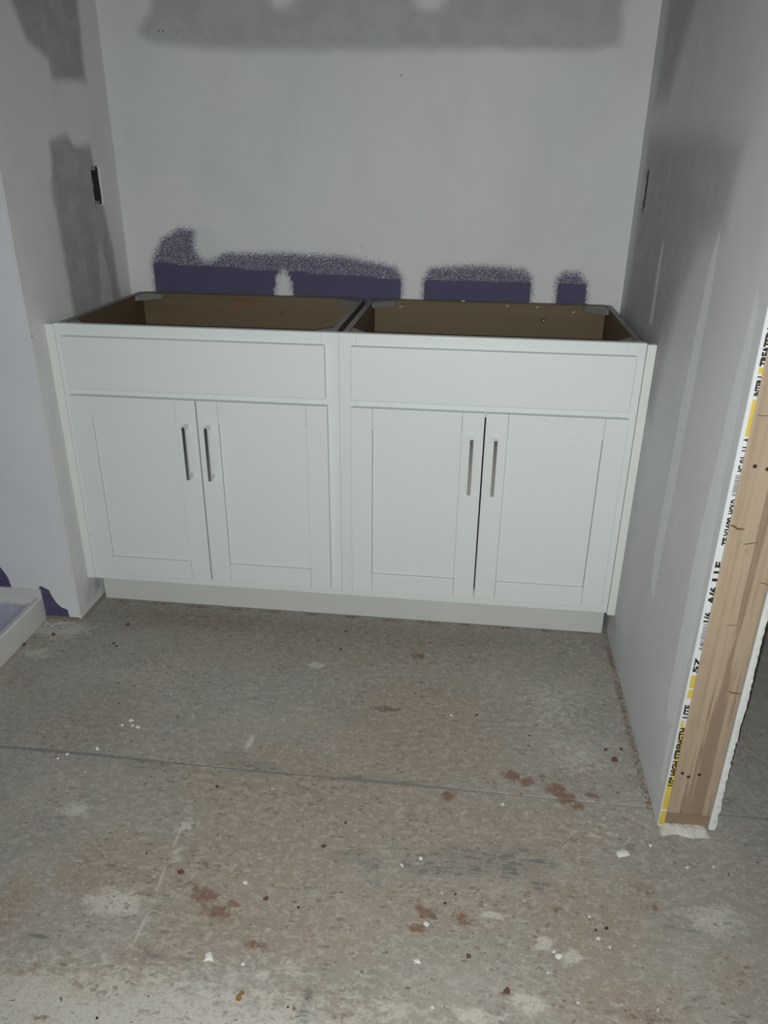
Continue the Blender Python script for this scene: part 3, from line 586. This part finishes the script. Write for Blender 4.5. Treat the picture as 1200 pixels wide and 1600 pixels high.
# skirts
def skirt(keys):
    lo = [bm.verts.new((G[k_].co.x, G[k_].co.y, .0015)) for k_ in keys]
    for a, b in zip(range(len(keys) - 1), range(1, len(keys))): bm.faces.new((G[keys[a]], lo[a], lo[b], G[keys[b]]))
nI, nJ = len(us_) - 1, len(ys_) - 1
skirt([(nI, j) for j in range(nJ, -1, -1)]); skirt([(i, 0) for i in range(nI, -1, -1)]); skirt([(0, j) for j in range(nJ + 1)]); skirt([(i, nJ) for i in range(nI + 1)])
bmesh.ops.recalc_face_normals(bm, faces=bm.faces)
fin(bm, 'pan', M_pan, sb)
bm = bmesh.new()     # the film: a thin crumpled sheet laid on the pan floor
fx = np.linspace(px0 + .03, PX - .030, 40); fy = np.linspace(py0 + .03, py1 - .022, 40); g_ = {}
for i, x in enumerate(fx):
    for j, y in enumerate(fy):
        g_[i, j] = bm.verts.new((x, y, pan_z(x, y) + .0015 + .0025 * abs(mnoise.noise(Vector((x * 9, y * 9, 0)))) + .002 * abs(mnoise.noise(Vector((x * 30, y * 30, 3))))))
for i in range(39):
    for j in range(39): bm.faces.new((g_[i, j], g_[i + 1, j], g_[i + 1, j + 1], g_[i, j + 1]))
o = fin(bm, 'protective_film', M_film, sb, True); o['label'] = 'lavender protective film'
rr = random.Random(9)
lumpy('plaster_residue', M_mud, [(PX - rr.uniform(.035, .10), -E2 - rr.uniform(.02, .055), .06 + rr.uniform(0, .008), rr.uniform(.002, .006), rr.uniform(.002, .005), .003) for _ in range(16)], sb, 1)

# ================================================================ CABINETS
def cabinet(x0, x1, label, outer):
    root = empty('sink_base_cabinet', ((x0 + x1) / 2, .27, 0))
    tag(root, label, 'cabinet', 'pair of white sink base cabinets')
    SW = .045
    box('stile', M_white, x0 + .0002, x0 + SW, 0, .019, TOE, HC, .0007, root)
    box('stile', M_white, x1 - SW, x1 - .0002, 0, .019, TOE, HC, .0007, root)
    for z0, z1 in ((.838, HC), (.672, .724), (TOE, .155)):
        box('rail', M_white, x0 + SW + .0001, x1 - SW - .0001, .0001, .019, z0, z1 - .0002, .0007, root)
    gl, gr = (.009, .008)
    for a, b in ((x0 + gl, x0 + gl + .015), (x1 - gr - .015, x1 - gr)):
        bm = bmesh.new(); add_box(bm, a, b, .0192, .535, TOE, HC, .0006); add_box(bm, a, b, .085, .535, 0, TOE)
        sp_ = fin(bm, 'side_panel', M_plyside, root)
        box('painted_top_edge', M_brace, a - .0002, b + .0002, .0194, .536, HC, HC + .0008, 0, sp_)
    bpn = box('back_panel', M_plyx, x0 + gl + .0155, x1 - gr - .0155, .526, .538, TOE + .02, HC - .001, .0005, root)
    box('back_edge_strip', M_plyx, x0 + gl + .0155, x1 - gr - .0155, .5385, .548, TOE, HC, .0005, root)
    box('bottom_panel', M_plyx, x0 + gl + .0155, x1 - gr - .0155, .0195, .5255, TOE + .02, TOE + .033, 0, root)
    # corner braces: front gussets and deeper back blocks
    xi0, xi1 = x0 + gl + .0152, x1 - gr - .0152
    t_ = HC - .0015
    prism('corner_brace', M_brace, [(xi0, .0195), (xi0 + .050, .0195), (xi0 + .046, .023), (xi0 + .004, .078), (xi0, .080)], t_ - .012, t_, root, .0006)
    prism('corner_brace', M_brace, [(xi1, .0195), (xi1 - .050, .0195), (xi1 - .046, .023), (xi1 - .004, .078), (xi1, .080)], t_ - .012, t_, root, .0006)
    prism('corner_brace', M_brace, [(xi0, .5255), (xi0 + .070, .5255), (xi0 + .066, .515), (xi0 + .006, .468), (xi0, .466)], t_ - .016, t_, root, .0008)
    prism('corner_brace', M_brace, [(xi1, .5255), (xi1 - .070, .5255), (xi1 - .066, .515), (xi1 - .006, .468), (xi1, .466)], t_ - .016, t_, root, .0008)
    # false drawer front
    dx0, dx1 = x0 + .026, x1 - .026
    if outer == 'L': dx0, dx1 = -.733, -.034
    else: dx0, dx1 = .033, .734
    box('drawer_front', M_white, dx0, dx1, -.0205, -.0022, .707, .847, .0022, root)
    mid = (dx0 + dx1) / 2
    mid = -.384 if outer == 'L' else .3805
    e0, e1 = (-.736, -.030) if outer == 'L' else (.033, .736)
    Z0, Z1, W = .143, .689, .0565
    for a, b, hx in ((e0, mid - .0018, -.412 if outer == 'L' else .349), (mid + .0018, e1, -.351 if outer == 'L' else .410)):
        door = empty('door'); door.parent = root; door.location = Vector(((a + b) / 2, 0, Z0)) - Vector(root.location)
        F0, B0 = -.0210, -.0024
        for (u0, u1) in ((a, a + W), (b - W, b)): box('stile', M_white, u0, u1, F0, B0, Z0, Z1, .0012, door)
        for (z0, z1) in ((Z0, Z0 + .0585), (Z1 - .0585, Z1)): box('rail', M_white, a + W + .0005, b - W - .0005, F0 + .0001, B0, z0, z1, .0010, door)
        pb = bmesh.new(); add_box(pb, a + W + .0011, b - W - .0011, F0 + .0062, B0 - .004, Z0 + .0585 + .0011, Z1 - .0585 - .0011, .0004)
        add_box(pb, a + W - .004, b - W + .004, B0 - .0042, B0 - .001, Z0 + .055, Z1 - .055); fin(pb, 'panel', M_white, door)
        # square bar pull with two posts
        bm = bmesh.new(); hz0, hz1 = .474, .629
        if outer == 'L': hz0, hz1 = .473, .624
        add_box(bm, hx - .0045, hx + .0045, -.0525, -.0445, hz0, hz1, .0009)
        for zp in (hz0 + .0055, hz1 - .0055): add_box(bm, hx - .0045, hx + .0045, -.0450, F0, zp - .0055, zp + .0055, .0007)
        h_ = fin(bm, 'handle', M_chrome, door); h_['label'] = 'chrome bar handle'
    return root, bpn
cabL, bpL = cabinet(-CW, 0, 'white two-door sink base cabinet standing nearer the shower base, open top', 'L')
cabR, bpR = cabinet(0, CW, 'white two-door sink base cabinet nearer the exposed stud, staples in its back panel', 'R')
# split veneer patch, screws, staples
bm = bmesh.new(); r_ = random.Random(5); x = -.429
while x < -.347:
    w_ = r_.uniform(.003, .010); add_box(bm, x, min(x + w_, -.345), .524 - r_.uniform(0, .0015), .5262, .840 + r_.uniform(0, .003), .858 - r_.uniform(0, .003), .0003); x += w_ + r_.uniform(.0005, .003)
o = fin(bm, 'split_veneer_patch', M_splint, bpL); o['label'] = 'orange split veneer patch'
bm = bmesh.new()
for z_, h_ in ((.8595, .0009), (.8635, .0007)): add_box(bm, -.432, -.346, .5254, .5262, z_, z_ + h_)
fin(bm, 'split_line', M_clod, bpL)
def screw(x, z, par):
    disc('screw_washer', M_clod2, (x, .5255, z), (0, -1, 0), .0055, .0012, par, 14)
    disc('screw', M_steel, (x, .5245, z), (0, -1, 0), .0024, .003, par, 10)
screw(-.276, .823, bpL); screw(.55, .827, bpR)
for x, z, a in ((.108, .856, .1), (.437, .868, .5), (.527, .867, .2), (.638, .855, .4)):
    bm = bmesh.new(); add_box(bm, -.006, .006, -.0006, .0006, -.0006, .0006); add_box(bm, -.006, -.0048, -.0006, .004, -.0006, .0006); add_box(bm, .0048, .006, -.0006, .004, -.0006, .0006)
    bm.transform(Matrix.Translation((x, .5235, z)) @ Matrix.Rotation(-a, 4, 'Y')); fin(bm, 'staple', M_staple, bpR)
box('staple', M_staple, .295, .305, .536, .5385, HC, HC + .0018, .0003, bpR)
# filler strips and toe kick
f1 = box('filler_strip', M_whiteedge, XL + .0005, -CW - .0006, -.0015, .018, TOE + .0, HC - .002, .0012)
tag(f1, 'narrow white filler strip between the cabinet and the wall beside the shower base', 'filler strip')
f2 = box('filler_strip', M_whiteedge, CW + .0012, XR - .0008, -.0015, .018, TOE - .006, HC - .003, .0012)
tag(f2, 'narrow white filler strip between the cabinet and the wall ending in the exposed stud', 'filler strip')
kb = box('toe_kick_board', M_kick, -.772, .766, .070, .0845, .001, TOE - .001, .0006)
tag(kb, 'long white toe kick board on the concrete under both cabinets', 'toe kick')

# ================================================================ DEBRIS ON THE FLOOR
CH = [(-0.452, -0.481, 0.0081), (-0.427, -0.502, 0.0081), (-0.468, -0.5, 0.0061), (-0.441, -0.499, 0.0061), (-0.49, -0.587, 0.0081), (-0.551, -0.615, 0.0061), (-0.566, -0.63, 0.0051), (-0.06, -1.06, 0.0141), (0.697, -0.742, 0.0171), (0.55, -0.984, 0.01), (0.624, -0.94, 0.0061), (0.303, -1.024, 0.0081), (0.314, -0.949, 0.0071), (0.459, -0.641, 0.0061), (-0.04, -0.905, 0.006), (-0.455, -0.587, 0.003), (-0.483, -0.662, 0.003), (0.292, -0.805, 0.0061), (0.758, -0.714, 0.0051), (0.873, -0.753, 0.004), (0.821, -0.761, 0.004), (0.613, -0.897, 0.004), (0.642, -0.954, 0.004), (0.574, -1.063, 0.004), (0.334, -1.101, 0.004), (0.529, -1.016, 0.003), (-0.391, -0.369, 0.004), (0.337, -0.36, 0.0051), (0.257, -0.826, 0.0051), (0.339, -0.881, 0.0032), (0.158, -0.284, 0.003), (0.732, -1.014, 0.0022), (0.542, -0.976, 0.005), (0.003, -1.066, 0.005)]
CL = [(0.723, -0.47, 0.012), (0.708, -0.438, 0.0071), (0.744, -0.431, 0.0061), (0.095, -0.801, 0.0081), (-0.171, -0.897, 0.0091), (0.009, -0.935, 0.0071), (0.074, -0.945, 0.0041), (0.392, -1.004, 0.0071), (0.346, -0.902, 0.004), (-0.171, -0.668, 0.005), (0.457, -1.058, 0.01), (0.012, -1.125, 0.0091), (0.015, -1.116, 0.0061), (-0.571, -0.626, 0.0041), (-0.421, -0.552, 0.003), (0.014, -0.113, 0.0071), (0.012, -0.02, 0.006), (-0.638, -0.072, 0.0091), (-0.831, -0.149, 0.0091), (-0.888, -0.209, 0.0091), (0.871, -0.676, 0.004), (0.898, -0.768, 0.003), (0.129, -0.735, 0.0041), (-0.255, -0.863, 0.0041), (0.097, -1.13, 0.0032), (-0.206, -1.185, 0.0041), (0.621, -0.923, 0.0041), (0.642, -0.917, 0.005), (0.401, -0.351, 0.005), (0.528, -0.411, 0.004), (0.365, -0.88, 0.004), (-0.625, -0.181, 0.0071), (-0.638, -0.17, 0.0051)]
def shard(r, seed, flat, n=9):
    rr = random.Random(seed); bm = bmesh.new()
    pts = []
    for i in range(n):
        a = 2 * math.pi * i / n + rr.uniform(-.2, .2); q = r * rr.uniform(.42, 1.0); pts.append((q * math.cos(a), q * math.sin(a) * .9))
    lo = [bm.verts.new((x, y, 0)) for x, y in pts]; hi = [bm.verts.new((x * .82, y * .82, flat * rr.uniform(.6, 1.1))) for x, y in pts]
    bm.faces.new(lo[::-1]); c = bm.verts.new((rr.uniform(-.2, .2) * r, rr.uniform(-.2, .2) * r, flat * 1.25))
    for i in range(n):
        j = (i + 1) % n; bm.faces.new((lo[i], lo[j], hi[j], hi[i])); bm.faces.new((hi[i], hi[j], c))
    return bm
named = {7: 'white plaster flake on the concrete nearest the shower side, in front of the crack', 8: 'white plaster flake on the floor near the foot of the exposed stud',
         9: 'grey white plaster flake amid the reddish specks in the foreground', 11: 'small three-cornered white chip in the foreground beside no stain',
         12: 'white chip lying in the rust coloured smear of the foreground'}
named[11] = 'small three-cornered white chip lying in the middle of the foreground concrete'
ORD = ['leftmost', 'second from the left', 'third from the left', 'fourth from the left', 'fifth from the left', 'sixth from the left', 'seventh from the left', 'eighth from the left', 'ninth from the left', 'tenth from the left', 'eleventh from the left', 'twelfth from the left', 'thirteenth from the left']
def band(y):
    return 'beyond the floor joint' if y > -.605 else 'just nearer than the floor joint' if y > -.80 else 'in the middle foreground' if y > -.98 else 'along the bottom edge'
def place_labels(items, what, group):
    B = {}
    for i, x, y in items: B.setdefault(band(y), []).append((x, i))
    out = {}
    for b, L in B.items():
        for n_, (x, i) in enumerate(sorted(L)): out[i] = ('%s, %s %s' % (what, ORD[n_], b), '%s %s' % (group, b))
    return out
four = ['topmost', 'rightmost', 'leftmost', 'middle']
CHL = place_labels([(i, c[0], c[1]) for i, c in enumerate(CH) if i not in named and i > 3], 'tiny stray white plaster crumb', 'plaster crumbs')
named_clod = {0: 'largest reddish dirt clod near the base of the grey wall', 11: 'orange brown scrap at the very front of the floor', 10: 'rust brown clod beside the pale smear at the front of the floor'}
CLL = place_labels([(i, c[0], c[1]) for i, c in enumerate(CL) if i not in named_clod], 'small dark crumb of dirt', 'dirt crumbs')
for i, (x, y, r) in enumerate(CH):
    o = fin(shard(r, i, min(.003, r * .32)), 'plaster_chip', M_chip, None); o.location = (x, y, .0002)
    if i in named: tag(o, named[i], 'plaster chip', 'white plaster chips on the floor')
    elif i < 4: tag(o, 'small white plaster chip, %s of the four clustered beyond the floor joint' % four[i], 'plaster chip', 'cluster of chips beyond the floor joint')
    else: tag(o, CHL[i][0], 'plaster chip', CHL[i][1])
for i, (x, y, r) in enumerate(CL):
    o = fin(shard(r * .9, 100 + i, r * .6, 8), 'dirt_clod', M_leaf if i in (11, 12) else (M_clod2 if r < .006 else M_clod), None); o.location = (x, y, .0002)
    if i in named_clod: tag(o, named_clod[i], 'dirt clod', 'dirt clods on the floor')
    else: tag(o, CLL[i][0], 'dirt clod', CLL[i][1])
# sawdust along the foot of the wall and the toe kick
def dust(name, segs, n, seed, mat, label, size=(.001, .004), spread=.006):
    rr = random.Random(seed); bm = bmesh.new()
    for _ in range(n):
        (ax, ay), (bx, by) = rr.choice(segs); t = rr.random(); s_ = rr.uniform(*size)
        x = ax + (bx - ax) * t + rr.gauss(0, spread) ; y = ay + (by - ay) * t + rr.gauss(0, spread)
        r = bmesh.ops.create_icosphere(bm, subdivisions=1, radius=1)
        for v in r['verts']: v.co = Vector((x + v.co.x * s_ * 1.4, y + v.co.y * s_, .0005 + abs(v.co.z) * s_ * .5))
    o = fin(bm, name, mat); tag(o, label, 'debris', kind='stuff'); return o
dust('sawdust', [((XR - .008, -.62), (XR - .008, .0))], 420, 1, M_dust, 'brown sawdust lying along the foot of the grey wall', (.0006, .0024), .0035)
dust('sawdust', [((-.74, .06), (-.1, .055)), ((.2, .055), (.7, .055))], 150, 2, M_dust, 'brown sawdust lying along the foot of the toe kick board', (.0006, .002), .005)
dust('plaster_rubble', [((-.885, -.088), (-.80, -.082)), ((-.885, -.10), (-.83, -.095))], 46, 3, M_mud, 'pale plaster rubble at the wall corner by the shower base', (.003, .0085), .006)
